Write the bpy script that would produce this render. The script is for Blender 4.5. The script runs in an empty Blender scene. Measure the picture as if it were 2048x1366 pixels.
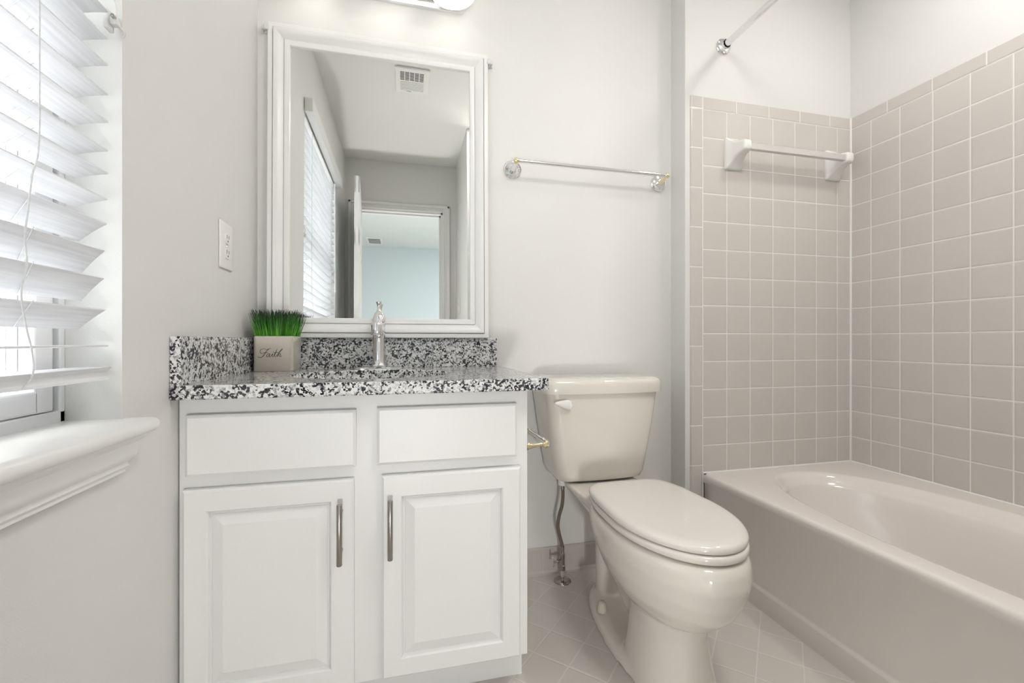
import bpy, bmesh, math, random
from mathutils import Vector, Matrix
random.seed(7)
PI = math.pi
S = bpy.context.scene
COL = S.collection

# ------------------------------------------------------------------ camera, world, light, exposure
CAM_H = .879
cd = bpy.data.cameras.new('camera')
cd.sensor_width = 36
cd.lens = 36 * 886.24 / 2048
cd.shift_y = -1 / 2048
cd.clip_start = .02
cam = bpy.data.objects.new('camera', cd)
cam.location = (0, 0, CAM_H)
cam.rotation_euler = (PI / 2, 0, -.23796)
COL.objects.link(cam)
S.camera = cam

world = bpy.data.worlds.new('daylight')
S.world = world
world.use_nodes = True
bg = world.node_tree.nodes['Background']
bg.inputs[0].default_value = (.98, .99, 1.0, 1)
bg.inputs[1].default_value = 3.6

def lamp(name, kind, loc, energy, color, rot=(0, 0, 0), size=None, size_y=None, angle=None, portal=False, radius=None):
    l = bpy.data.lights.new(name, kind)
    l.energy = energy
    l.color = color
    if kind == 'AREA':
        l.shape = 'RECTANGLE'
        l.size = size
        l.size_y = size_y or size
        if portal:
            l.cycles.is_portal = True
    if angle is not None:
        l.angle = angle
    if radius is not None:
        l.shadow_soft_size = radius
    o = bpy.data.objects.new(name, l)
    o.location = loc
    o.rotation_euler = rot
    COL.objects.link(o)
    return o

# sun: high, over the window side
sd = Vector((.62, .12, -.95)).normalized()
lamp('sun', 'SUN', (-3, 0, 5), 3.5, (1, .97, .92), rot=sd.to_track_quat('-Z', 'Y').to_euler(), angle=.01)
# daylight coming in at the bathroom window
lamp('window_portal', 'AREA', (-.70, .39, 1.38), 1, (1, 1, 1), rot=(0, -PI / 2, 0), size=1.4, size_y=1.1, portal=True)
# added area light, out of view, brightening the bedroom behind the door
lamp('bedroom_fill', 'AREA', (1.6, -1.7, 2.42), 34, (.97, .985, 1.0), size=1.4, size_y=1.4)
# inferred lamp over the tub, then an added unseen ceiling fill light
lamp('tub_lamp', 'AREA', (1.55, .75, 2.43), 4.2, (1, .965, .93), size=.16, size_y=.16)
lamp('ceiling_fill', 'AREA', (.72, .20, 2.43), 9.0, (1, .975, .945), size=.36, size_y=.30)
# added low fill light, unseen in the next room, shining through the open door
lamp('next_room_fill', 'POINT', (.06, -1.30, .25), 48, (1, .985, .965), radius=.11)
VANITY_W = .95
VANITY_COL = (1, .965, .91)

S.view_settings.view_transform = 'Standard'
S.view_settings.look = 'None'
S.view_settings.gamma = 1
S.view_settings.use_curve_mapping = False
S.view_settings.exposure = .47

# ------------------------------------------------------------------ helpers
OFF = {}

def tag(o, label=None, cat=None, group=None, kind=None):
    if label: o['label'] = label
    if cat: o['category'] = cat
    if group: o['group'] = group
    if kind: o['kind'] = kind
    return o

def thing(name, label, cat, loc=(0, 0, 0), group=None, rot=None):
    """Empty at the thing's base. With rot, children are given in local coordinates."""
    o = bpy.data.objects.new(name, None)
    o.empty_display_size = .05
    COL.objects.link(o)
    o.location = loc
    if rot is not None:
        o.rotation_euler = rot
        OFF[o.name] = Vector((0, 0, 0))
    else:
        OFF[o.name] = Vector(loc)
    return tag(o, label, cat, group)

def obj(name, bm, m, parent=None, smooth=None, loc=None):
    """Link bm as ONE mesh object; world coordinates unless the parent has its own frame."""
    me = bpy.data.meshes.new(name)
    bmesh.ops.recalc_face_normals(bm, faces=bm.faces[:])
    off = OFF[parent.name] if parent is not None else Vector(loc or (0, 0, 0))
    if off.length > 0:
        bmesh.ops.translate(bm, vec=-off, verts=bm.verts[:])
    if smooth is not None:
        for f in bm.faces: f.smooth = True
        for e in bm.edges:
            if len(e.link_faces) == 2 and e.calc_face_angle(0) > math.radians(smooth):
                e.smooth = False
    bm.to_mesh(me)
    bm.free()
    for mm in (m if isinstance(m, (list, tuple)) else [m]):
        me.materials.append(mm)
    o = bpy.data.objects.new(name, me)
    COL.objects.link(o)
    if parent is not None:
        o.parent = parent
        OFF[o.name] = off
    elif loc:
        o.location = loc
        OFF[o.name] = off
    return o

def struct(name, bm, m, parent=None, smooth=None):
    o = obj(name, bm, m, parent, smooth)
    if parent is None: o['kind'] = 'structure'
    return o

def NB(): return bmesh.new()

def box(bm, x0, x1, y0, y1, z0, z1, bev=0, seg=2):
    r = bmesh.ops.create_cube(bm, size=1)
    vs = r['verts']
    for v in vs:
        v.co = Vector(((x0 + x1) / 2 + v.co.x * (x1 - x0), (y0 + y1) / 2 + v.co.y * (y1 - y0), (z0 + z1) / 2 + v.co.z * (z1 - z0)))
    if bev > 0:
        es = list({e for v in vs for e in v.link_edges})
        bmesh.ops.bevel(bm, geom=es, offset=bev, segments=seg, affect='EDGES', profile=.5)
    return bm

def B(*a, **k): return box(NB(), *a, **k)

def frame_of(t):
    t = t.normalized()
    up = Vector((0, 0, 1)) if abs(t.z) < .95 else Vector((1, 0, 0))
    a = t.cross(up).normalized()
    return a, a.cross(t).normalized()

def tube(bm, pts, r, n=12, cap=True, closed=False):
    pts = [Vector(p) for p in pts]
    rs = r if isinstance(r, (list, tuple)) else [r] * len(pts)
    rings = []
    a = None
    N = len(pts)
    for i, p in enumerate(pts):
        if closed: t = pts[(i + 1) % N] - pts[i - 1]
        elif i == 0: t = pts[1] - p
        elif i == N - 1: t = p - pts[-2]
        else: t = (pts[i + 1] - p).normalized() + (p - pts[i - 1]).normalized()
        t = t.normalized()
        if a is None: a, b = frame_of(t)
        else:
            a = (a - t * a.dot(t)).normalized()
            b = a.cross(t).normalized()
        rings.append([bm.verts.new(p + (a * math.cos(2 * PI * k / n) + b * math.sin(2 * PI * k / n)) * rs[i]) for k in range(n)])
    M = N if closed else N - 1
    for i in range(M):
        A, Bn = rings[i], rings[(i + 1) % N]
        for k in range(n):
            bm.faces.new((A[k], A[(k + 1) % n], Bn[(k + 1) % n], Bn[k]))
    if cap and not closed:
        bm.faces.new(rings[0]); bm.faces.new(rings[-1])
    return bm

def lathe(bm, prof, center, axis=(0, 0, 1), n=32):
    """prof: list of (radius, height along axis)."""
    c = Vector(center); ax = Vector(axis).normalized()
    a, b = frame_of(ax)
    rings = []
    for r, h in prof:
        if r < 1e-6: rings.append([bm.verts.new(c + ax * h)])
        else: rings.append([bm.verts.new(c + ax * h + (a * math.cos(2 * PI * k / n) + b * math.sin(2 * PI * k / n)) * r) for k in range(n)])
    for A, Bn in zip(rings, rings[1:]):
        if len(A) == 1 and len(Bn) == 1: continue
        for k in range(n):
            k2 = (k + 1) % n
            if len(A) == 1: bm.faces.new((A[0], Bn[k2], Bn[k]))
            elif len(Bn) == 1: bm.faces.new((A[k], A[k2], Bn[0]))
            else: bm.faces.new((A[k], A[k2], Bn[k2], Bn[k]))
    return bm

def loft(bm, rings, cap0=True, cap1=True):
    """rings: lists of points of equal length."""
    V = [[bm.verts.new(p) for p in r] for r in rings]
    n = len(V[0])
    for A, Bn in zip(V, V[1:]):
        for k in range(n):
            bm.faces.new((A[k], A[(k + 1) % n], Bn[(k + 1) % n], Bn[k]))
    if cap0: bm.faces.new(V[0])
    if cap1: bm.faces.new(V[-1])
    return bm

def smoothpts(P, sub=6):
    P = [Vector(p) for p in P]
    out = []
    for i in range(len(P) - 1):
        p0 = P[max(i - 1, 0)]; p1 = P[i]; p2 = P[i + 1]; p3 = P[min(i + 2, len(P) - 1)]
        for s in range(sub):
            t = s / sub
            out.append(.5 * ((2 * p1) + (p2 - p0) * t + (2 * p0 - 5 * p1 + 4 * p2 - p3) * t * t + (3 * p1 - p0 - 3 * p2 + p3) * t ** 3))
    out.append(P[-1])
    return out

def sup(cx, cy, hx, hy, z, n=48, e=2.0):
    out = []
    for k in range(n):
        t = 2 * PI * k / n
        c, s = math.cos(t), math.sin(t)
        out.append((cx + hx * math.copysign(abs(c) ** (2 / e), c), cy + hy * math.copysign(abs(s) ** (2 / e), s), z))
    return out

# ------------------------------------------------------------------ materials
def mat(name, col, rough=.5, metal=0, spec=.5, coat=0, ior=1.45, trans=0):
    m = bpy.data.materials.new(name)
    m.use_nodes = True
    b = m.node_tree.nodes['Principled BSDF']
    b.inputs['Base Color'].default_value = (*col, 1)
    b.inputs['Roughness'].default_value = rough
    b.inputs['Metallic'].default_value = metal
    b.inputs['IOR'].default_value = ior
    b.inputs['Specular IOR Level'].default_value = spec
    b.inputs['Coat Weight'].default_value = coat
    b.inputs['Coat Roughness'].default_value = .05
    b.inputs['Transmission Weight'].default_value = trans
    return m

def N(m, t, **k):
    n = m.node_tree.nodes.new(t)
    for a, v in k.items(): setattr(n, a, v)
    return n

def L(m, a, b): m.node_tree.links.new(a, b)

def noisy(m, col2, scale=3, amount=.5, bump=0, bscale=200, detail=3):
    """slight large-scale variation of the base colour plus a fine bump"""
    b = m.node_tree.nodes['Principled BSDF']
    g = N(m, 'ShaderNodeNewGeometry')
    nz = N(m, 'ShaderNodeTexNoise'); nz.inputs['Scale'].default_value = scale; nz.inputs['Detail'].default_value = detail
    L(m, g.outputs['Position'], nz.inputs['Vector'])
    mx = N(m, 'ShaderNodeMixRGB')
    c = b.inputs['Base Color'].default_value[:]
    mx.inputs[1].default_value = c; mx.inputs[2].default_value = (*col2, 1)
    ml = N(m, 'ShaderNodeMath', operation='MULTIPLY'); ml.inputs[1].default_value = amount
    L(m, nz.outputs['Fac'], ml.inputs[0]); L(m, ml.outputs[0], mx.inputs[0]); L(m, mx.outputs[0], b.inputs['Base Color'])
    if bump:
        n2 = N(m, 'ShaderNodeTexNoise'); n2.inputs['Scale'].default_value = bscale; n2.inputs['Detail'].default_value = 2
        L(m, g.outputs['Position'], n2.inputs['Vector'])
        bp = N(m, 'ShaderNodeBump'); bp.inputs['Strength'].default_value = bump; bp.inputs['Distance'].default_value = .001
        L(m, n2.outputs['Fac'], bp.inputs['Height']); L(m, bp.outputs[0], b.inputs['Normal'])
    return m

M = {}
M['wall'] = noisy(mat('wall_paint', (.745, .74, .72), .55, spec=.35), (.73, .725, .705), 2, .6, .25, 350)
M['ceiling'] = noisy(mat('ceiling_paint', (.82, .815, .79), .7, spec=.2), (.80, .795, .77), 2, .5)
M['bluewall'] = noisy(mat('blue_wall_paint', (.62, .685, .705), .6, spec=.2), (.61, .675, .695), 2, .5)
M['blueceil'] = mat('bedroom_ceiling_paint', (.75, .775, .77), .7, spec=.2)
M['trim'] = noisy(mat('trim_paint', (.80, .80, .79), .3, spec=.5), (.78, .78, .765), 4, .5)
M['cabinet'] = noisy(mat('cabinet_paint', (.78, .78, .77), .38, spec=.45), (.75, .75, .735), 5, .6, .15, 120)
M['doorp'] = mat('door_paint', (.78, .78, .76), .4)
M['vinyl'] = mat('window_vinyl', (.80, .81, .82), .35)
M['china'] = noisy(mat('bone_china', (.75, .71, .65), .10, spec=.6, coat=.5), (.73, .69, .625), 3, .5)
M['cap'] = mat('bolt_cap_plastic', (.60, .54, .47), .25)
M['seat'] = mat('seat_plastic', (.77, .74, .69), .16, spec=.5, coat=.3)
M['tub'] = noisy(mat('tub_enamel', (.78, .73, .69), .12, spec=.55, coat=.4), (.765, .71, .67), 2, .5)
M['white_ceramic'] = mat('white_ceramic', (.82, .81, .79), .07, spec=.6, coat=.5)
M['chrome'] = mat('chrome', (.86, .86, .87), .06, 1)
M['darkchrome'] = mat('worn_chrome', (.42, .40, .37), .16, 1)
M['brass'] = mat('polished_brass', (.85, .76, .50), .10, 1)
M['nickel'] = noisy(mat('brushed_nickel', (.40, .375, .35), .32, 1), (.30, .27, .25), 60, .8)
M['mirror'] = mat('mirror_silver', (.90, .915, .90), .0, 1)
M['hose'] = noisy(mat('braided_hose', (.16, .125, .10), .45, .5), (.30, .25, .20), 300, .8)
M['clear'] = mat('clear_plastic', (.88, .88, .88), .12, trans=.2, ior=1.4)
M['acrylic'] = mat('frosted_acrylic', (.80, .77, .745), .3, trans=.3, ior=1.15)
M['black'] = mat('dark_slot', (.03, .03, .03), .6)
M['darkgrey'] = mat('shadowed_metal_slot', (.10, .11, .12), .6)
M['screw'] = mat('screw_metal', (.55, .54, .50), .3, 1)
M['plate'] = mat('white_plate_plastic', (.83, .82, .80), .5)
M['caulk'] = mat('white_caulk', (.82, .81, .79), .4)
M['carpet'] = noisy(mat('bedroom_carpet', (.55, .50, .44), .9), (.48, .44, .38), 80, .8)
M['outside'] = mat('neighbour_siding', (.70, .72, .74), .8)
M['ink'] = mat('black_lettering', (.015, .015, .02), .4)

# frosted glass of the lamp shades, lit
m = bpy.data.materials.new('lit_frosted_glass'); m.use_nodes = True
b = m.node_tree.nodes['Principled BSDF']
b.inputs['Base Color'].default_value = (.9, .9, .88, 1); b.inputs['Roughness'].default_value = .3
b.inputs['Emission Color'].default_value = (*VANITY_COL, 1); b.inputs['Emission Strength'].default_value = VANITY_W
M['shade'] = m
m = bpy.data.materials.new('lit_bulb'); m.use_nodes = True
b = m.node_tree.nodes['Principled BSDF']
b.inputs['Emission Color'].default_value = (*VANITY_COL, 1); b.inputs['Emission Strength'].default_value = VANITY_W * 2.2
M['bulb'] = m

# window glass: plain transmissive pane
m = mat('window_glass', (1, 1, 1), 0, trans=1, ior=1.05); M['glass'] = m

# blind slats: white with faint streaks
m = mat('blind_white', (.84, .845, .86), .35)
b = m.node_tree.nodes['Principled BSDF']
tc = N(m, 'ShaderNodeNewGeometry'); mp = N(m, 'ShaderNodeMapping'); mp.inputs['Scale'].default_value = (60, 2.5, 60)
nz = N(m, 'ShaderNodeTexNoise'); nz.inputs['Scale'].default_value = 3; nz.inputs['Detail'].default_value = 4
cr = N(m, 'ShaderNodeValToRGB'); cr.color_ramp.elements[0].position = .35; cr.color_ramp.elements[0].color = (.74, .75, .77, 1)
cr.color_ramp.elements[1].position = .6; cr.color_ramp.elements[1].color = (.85, .855, .87, 1)
L(m, tc.outputs['Position'], mp.inputs[0]); L(m, mp.outputs[0], nz.inputs['Vector']); L(m, nz.outputs['Fac'], cr.inputs[0]); L(m, cr.outputs[0], b.inputs['Base Color'])
tr = N(m, 'ShaderNodeBsdfTranslucent'); tr.inputs[0].default_value = (.9, .91, .93, 1)
mxs = N(m, 'ShaderNodeMixShader'); mxs.inputs[0].default_value = .15
L(m, b.outputs[0], mxs.inputs[1]); L(m, tr.outputs[0], mxs.inputs[2]); L(m, mxs.outputs[0], m.node_tree.nodes['Material Output'].inputs[0])
M['slat'] = m

# granite: pale grey ground with grey and black flecks
def granite():
    m = mat('speckled_granite', (.6, .6, .6), .12, spec=.55)
    b = m.node_tree.nodes['Principled BSDF']
    g = N(m, 'ShaderNodeNewGeometry')
    warp = N(m, 'ShaderNodeTexNoise'); warp.inputs['Scale'].default_value = 260; warp.inputs['Detail'].default_value = 2
    L(m, g.outputs['Position'], warp.inputs['Vector'])
    vm = N(m, 'ShaderNodeVectorMath', operation='SCALE'); vm.inputs['Scale'].default_value = .006
    L(m, warp.outputs['Color'], vm.inputs[0])
    va = N(m, 'ShaderNodeVectorMath', operation='ADD')
    L(m, g.outputs['Position'], va.inputs[0]); L(m, vm.outputs[0], va.inputs[1])
    def layer(scale, seedoff, stops):
        of = N(m, 'ShaderNodeVectorMath', operation='ADD'); of.inputs[1].default_value = seedoff
        L(m, va.outputs[0], of.inputs[0])
        v = N(m, 'ShaderNodeTexVoronoi'); v.inputs['Scale'].default_value = scale
        L(m, of.outputs[0], v.inputs['Vector'])
        sp = N(m, 'ShaderNodeSeparateColor'); L(m, v.outputs['Color'], sp.inputs[0])
        r = N(m, 'ShaderNodeValToRGB'); r.color_ramp.interpolation = 'CONSTANT'
        el = r.color_ramp.elements
        while len(el) > 1: el.remove(el[-1])
        el[0].position = stops[0][0]; el[0].color = (*stops[0][1], 1)
        for p, c in stops[1:]:
            e = el.new(p); e.color = (*c, 1)
        L(m, sp.outputs[0], r.inputs[0])
        return r, sp
    r1, s1 = layer(185, (0, 0, 0), [(0, (.72, .72, .72)), (.33, (.58, .58, .585)), (.52, (.76, .76, .75)), (.76, (.27, .27, .28)), (.88, (.42, .42, .43))])
    r2, s2 = layer(215, (3.1, 1.7, 5.3), [(0, (.020, .020, .024)), (.5, (.05, .05, .055))])
    # black flecks cluster where a coarser noise is high
    cn = N(m, 'ShaderNodeTexNoise'); cn.inputs['Scale'].default_value = 62; cn.inputs['Detail'].default_value = 2
    L(m, g.outputs['Position'], cn.inputs['Vector'])
    ad = N(m, 'ShaderNodeMath', operation='MULTIPLY_ADD'); ad.inputs[1].default_value = .9; ad.inputs[2].default_value = 0
    L(m, cn.outputs['Fac'], ad.inputs[0])
    a2 = N(m, 'ShaderNodeMath', operation='MULTIPLY_ADD'); a2.inputs[1].default_value = .42
    L(m, s2.outputs[1], a2.inputs[0]); L(m, ad.outputs[0], a2.inputs[2])
    gt = N(m, 'ShaderNodeMath', operation='GREATER_THAN'); gt.inputs[1].default_value = .735
    L(m, a2.outputs[0], gt.inputs[0])
    mx = N(m, 'ShaderNodeMixRGB'); L(m, gt.outputs[0], mx.inputs[0]); L(m, r1.outputs[0], mx.inputs[1]); L(m, r2.outputs[0], mx.inputs[2])
    L(m, mx.outputs[0], b.inputs['Base Color'])
    return m
M['granite'] = granite()

def tilemat(name, ua, va_, u0, v0, pu, pv, g, tile, tile2, grout, rough=.12, rot45=False, bump=.6, var=.5):
    """square glazed tiles with grout lines; ua, va_: world axes 0,1,2 used across and up"""
    m = mat(name, tile, rough, spec=.5)
    b = m.node_tree.nodes['Principled BSDF']
    geo = N(m, 'ShaderNodeNewGeometry')
    sp = N(m, 'ShaderNodeSeparateXYZ'); L(m, geo.outputs['Position'], sp.inputs[0])
    def math_(op, a, bb=None, c=None):
        n = N(m, 'ShaderNodeMath', operation=op)
        for i, x in enumerate((a, bb, c)):
            if x is None: continue
            if isinstance(x, (int, float)): n.inputs[i].default_value = x
            else: L(m, x, n.inputs[i])
        return n.outputs[0]
    if rot45:
        U = math_('ADD', sp.outputs[0], sp.outputs[1]); V = math_('SUBTRACT', sp.outputs[0], sp.outputs[1])
    else:
        U = sp.outputs[ua]; V = sp.outputs[va_]
    def lines(X, x0, p):
        if p is None: return None, None
        q = math_('DIVIDE', math_('SUBTRACT', X, x0), p)
        f = math_('FRACT', q)
        d = math_('MINIMUM', f, math_('SUBTRACT', 1, f))
        return math_('MULTIPLY', d, p), math_('FLOOR', q)
    du, iu = lines(U, u0, pu)
    dv, iv = lines(V, v0, pv)
    if du is None: d = dv
    elif dv is None: d = du
    else: d = math_('MINIMUM', du, dv)
    mr = N(m, 'ShaderNodeMapRange'); mr.interpolation_type = 'SMOOTHSTEP'
    L(m, d, mr.inputs[0]); mr.inputs[1].default_value = g * .45; mr.inputs[2].default_value = g * .75
    mask = mr.outputs[0]
    cb = N(m, 'ShaderNodeCombineXYZ')
    if iu is not None: L(m, iu, cb.inputs[0])
    if iv is not None: L(m, iv, cb.inputs[1])
    wn = N(m, 'ShaderNodeTexWhiteNoise'); L(m, cb.outputs[0], wn.inputs['Vector'])
    vr = math_('MULTIPLY', wn.outputs['Value'], var)
    c1 = N(m, 'ShaderNodeMixRGB'); c1.inputs[1].default_value = (*tile, 1); c1.inputs[2].default_value = (*tile2, 1); L(m, vr, c1.inputs[0])
    c2 = N(m, 'ShaderNodeMixRGB'); c2.inputs[1].default_value = (*grout, 1); L(m, mask, c2.inputs[0]); L(m, c1.outputs[0], c2.inputs[2])
    L(m, c2.outputs[0], b.inputs['Base Color'])
    rr = N(m, 'ShaderNodeMapRange'); L(m, mask, rr.inputs[0]); rr.inputs[3].default_value = .6; rr.inputs[4].default_value = rough
    L(m, rr.outputs[0], b.inputs['Roughness'])
    hr = N(m, 'ShaderNodeMapRange'); hr.interpolation_type = 'SMOOTHSTEP'
    L(m, d, hr.inputs[0]); hr.inputs[1].default_value = g * .4; hr.inputs[2].default_value = g * 2.2
    # each glazed tile is very slightly tilted/bowed
    nz = N(m, 'ShaderNodeTexNoise'); nz.inputs['Scale'].default_value = 9; L(m, geo.outputs['Position'], nz.inputs['Vector'])
    hh = math_('ADD', hr.outputs[0], math_('MULTIPLY', nz.outputs['Fac'], .35))
    bp = N(m, 'ShaderNodeBump'); bp.inputs['Strength'].default_value = bump; bp.inputs['Distance'].default_value = .0012
    L(m, hh, bp.inputs['Height']); L(m, bp.outputs[0], b.inputs['Normal'])
    return m

TC, TC2, GR = (.60, .565, .53), (.57, .54, .505), (.80, .77, .74)
P = .1095
XR, YT, Z0, CT, CC, ZT = 1.861, 1.506, 1.7844, .659, .783, .363
XE = 1.132       # left end of the square tiles on the head wall
M['tile_head'] = tilemat('wall_tile_square', 0, 2, XR - CT * P, Z0, P, P, .0030, TC, TC2, GR)
M['tile_side'] = tilemat('wall_tile_square_side', 1, 2, YT - CC * P, Z0, P, P, .0030, TC, TC2, GR)
M['cap_head'] = tilemat('cap_tile_head', 0, 2, 1.132, Z0, .1545, .5, .0030, TC, TC2, GR)
M['cap_side'] = tilemat('cap_tile_side', 1, 2, 1.203, Z0, .1545, .5, .0030, TC, TC2, GR)
M['edge_strip'] = tilemat('edge_tile', 0, 2, XE, 1.787, .5, .1547, .0030, TC, TC2, GR)
M['floor_tile'] = tilemat('floor_tile_diagonal', 0, 1, 2.178, .070, .1555, .1531, .0036, (.66, .62, .58), (.63, .595, .55), (.76, .73, .695), rough=.28, rot45=True, bump=.4)
M['base_tile'] = tilemat('base_tile', 0, 2, .97, -1, .1545, 3, .002, (.55, .515, .48), (.53, .50, .46), (.60, .57, .54), rough=.25)
M['base_tile_y'] = tilemat('base_tile_y', 1, 2, .97, -1, .1545, 3, .002, (.55, .515, .48), (.53, .50, .46), (.60, .57, .54), rough=.25)

# ------------------------------------------------------------------ room shell
XL, YB, YF, ZC = -.468, 1.606, -.611, 2.44
XJ = 1.058       # where the tub wall steps forward
XW = .431        # wall beside the entry
struct('floor', B(XL - .12, XR + .12, -.72, YB + .12, -.08, 0), M['floor_tile'])
struct('floor_bedroom', B(-2.4, 2.4, -3.9, -.72, -.08, 0), M['carpet'])
struct('ceiling', B(XL - .12, XR + .12, -.72, YB + .12, ZC, ZC + .08), M['ceiling'])
struct('ceiling_bedroom', B(-2.4, 2.4, -3.9, -.72, ZC, ZC + .08), M['blueceil'])
# left wall with the window opening
WY0, WY1, WZ0, WZ1 = -.10, .891, .722, 2.05
bm = NB()
XO = XL - .14
box(bm, XO, XL, -.72, WY0, 0, ZC); box(bm, XO, XL, WY1, YB + .12, 0, ZC)
box(bm, XO, XL, WY0, WY1, 0, WZ0); box(bm, XO, XL, WY0, WY1, WZ1, ZC)
struct('wall_left', bm, M['wall'])
struct('wall_back', B(XL, XJ + .1, YB, YB + .12, 0, ZC), M['wall'])
struct('wall_tub_head', B(XJ, XR + .12, YT + .006, YB + .12, 0, ZC, bev=.003), M['wall'])
struct('wall_right', B(XR + .006, XR + .12, -.15, YT + .006, 0, ZC), M['wall'])
struct('wall_tub_foot', B(XW, XR + .12, -.15, .07, 0, ZC), M['wall'])
struct('wall_entry', B(XW, XW + .12, YF - .11, -.15, 0, ZC), M['wall'])
DX0, DX1, DZ = -.385, .315, 2.033
bm = NB()
box(bm, XL - .14, DX0, YF - .11, YF, 0, ZC); box(bm, DX1, XW, YF - .11, YF, 0, ZC); box(bm, DX0, DX1, YF - .11, YF, DZ, ZC)
struct('wall_front', bm, M['wall'])
# bedroom shell
struct('wall_bedroom_far', B(-2.4, 2.4, -3.77, -3.65, 0, ZC), M['bluewall'])
struct('wall_bedroom_left', B(-2.5, -2.4, -3.9, -.72, 0, ZC), M['bluewall'])
struct('wall_bedroom_right', B(2.4, 2.5, -3.9, -.72, 0, ZC), M['bluewall'])
bm = NB(); box(bm, -2.4, XL - .14, -.74, -.63, 0, ZC); box(bm, XW + .12, 2.4, -.74, -.63, 0, ZC)
struct('wall_bedroom_near', bm, M['bluewall'])
# casing and jamb of the doorway
bm = NB()
for s, x0, x1 in ((-1, DX0 - .058, DX0), (1, DX1, DX1 + .058)):
    box(bm, x0, x1, YF, YF + .010, 0, DZ + .058, bev=.003)
    box(bm, (x0 if s < 0 else x1 - .022), (x0 + .022 if s < 0 else x1), YF + .008, YF + .019, 0, DZ + .058, bev=.004)
    box(bm, (x1 - .016 if s < 0 else x0), (x1 if s < 0 else x0 + .016), YF + .008, YF + .014, 0, DZ + .016, bev=.003)
box(bm, DX0, DX1, YF, YF + .010, DZ, DZ + .058, bev=.003)
box(bm, DX0 - .058, DX1 + .058, YF + .008, YF + .019, DZ + .036, DZ + .058, bev=.004)
box(bm, DX0, DX1, YF + .008, YF + .014, DZ, DZ + .016, bev=.003)
box(bm, DX1 - .014, DX1, YF - .11, YF + .004, 0, DZ); box(bm, DX0, DX0 + .014, YF - .11, YF + .004, 0, DZ); box(bm, DX0, DX1, YF - .11, YF + .004, DZ - .014, DZ)
box(bm, DX1 - .026, DX1 - .014, YF - .075, YF - .04, 0, DZ - .014); box(bm, DX0 + .014, DX1 - .014, YF - .075, YF - .04, DZ - .026, DZ - .014)
struct('trim_1', bm, M['trim'])

# tiled base along the floor
def cove(bm, a, bpt, nrm, h=.098, t=.008):
    a = Vector(a); c = Vector(bpt); n = Vector(nrm)
    prof = [(0, 0), (.020, 0), (.013, .004), (t, .012), (t, h - .006), (t * .6, h - .001), (0, h)]
    V = [[bm.verts.new(q + n * d + Vector((0, 0, z))) for d, z in prof] for q in (a, c)]
    k = len(prof)
    for i in range(k):
        bm.faces.new((V[0][i], V[0][(i + 1) % k], V[1][(i + 1) % k], V[1][i]))
    bm.faces.new(V[0]); bm.faces.new(V[1])
    return bm
struct('baseboard_back', cove(NB(), (.31, YB, 0), (XJ, YB, 0), (0, -1, 0)), M['base_tile'])
struct('baseboard_step', cove(NB(), (XJ, YB - .008, 0), (XJ, YT + .006, 0), (-1, 0, 0)), M['base_tile_y'])
struct('baseboard_left', cove(NB(), (XL, -.60, 0), (XL, 1.10, 0), (1, 0, 0)), M['base_tile_y'])
struct('baseboard_entry', cove(NB(), (XW, -.60, 0), (XW, .07, 0), (-1, 0, 0)), M['base_tile_y'])

# tile surround of the tub
ZTOP = 1.833
struct('wall_tile_head', B(XE, XR, YT, YT + .0055, ZT - .01, Z0), M['tile_head'])
struct('wall_tile_side', B(XR, XR + .0055, .07, YT, ZT - .01, Z0), M['tile_side'])
bm = B(XE - .0015, XR, YT - .0002, YT + .0055, Z0, ZTOP, bev=.0025, seg=2)
struct('trim_cap_head', bm, M['cap_head'])
struct('trim_cap_side', B(XR - .0002, XR + .0055, .07, YT, Z0, ZTOP, bev=.0025), M['cap_side'])
XB = 1.079
bm = NB()
prof = [(XE, YT + .0058), (XE, YT)] + [(XB + .007 - .007 * math.sin(t), YT + .0062 - .0062 * math.cos(t)) for t in [i * PI / 2 / 6 for i in range(7)]]
loft(bm, [[(x, y, z) for x, y in prof] for z in (0, ZTOP)])
struct('trim_edge_tiles', bm, M['edge_strip'], smooth=40)
bm = NB()
tube(bm, [(XR - .002, YT - .002, ZT), (XR - .002, YT - .002, ZTOP)], .0045, 8)
tube(bm, [(XE, YT - .001, ZT + .001), (XR, YT - .001, ZT + .001)], .004, 8)
tube(bm, [(XR - .001, YT, ZT + .001), (XR - .001, .072, ZT + .001)], .004, 8)
tube(bm, [(XE - .001, YT - .001, 0), (XE - .001, YT - .001, ZT)], .0035, 8)
struct('trim_caulk', bm, M['caulk'], smooth=60)

# ------------------------------------------------------------------ window
win = bpy.data.objects.new('window_1', None); COL.objects.link(win); win['kind'] = 'structure'; OFF[win.name] = Vector((0, 0, 0))
XF = XL - .080   # inner face of the vinyl frame
bm = NB()
box(bm, XF - .055, XF, WY0, WY0 + .028, .745, WZ1 - .001, bev=.002)
box(bm, XF - .055, XF, WY1 - .012, WY1, .745, WZ1 - .001, bev=.002)
box(bm, XF - .055, XF, WY0, WY1, .735, .765, bev=.002)
box(bm, XF - .055, XF, WY0, WY1, WZ1 - .03, WZ1, bev=.002)
box(bm, XF - .033, XF - .026, WY1 - .030, WY1 - .010, .765, WZ1 - .03)
box(bm, XF - .052, XF - .045, WY1 - .036, WY1 - .010, .765, WZ1 - .03)
obj('window_frame', bm, M['vinyl'], win)
M['track'] = mat('grey_jamb_liner', (.38, .39, .40), .5)
for xx0, xx1, dy in ((-.0365, -.033, .028), (-.0440, -.0405, .030), (-.058, -.0535, .026)):
    obj('jamb_track', B(XF + xx0, XF + xx1, WY1 - dy, WY1 - .004, .766, WZ1 - .03), M['track'], win)
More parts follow.
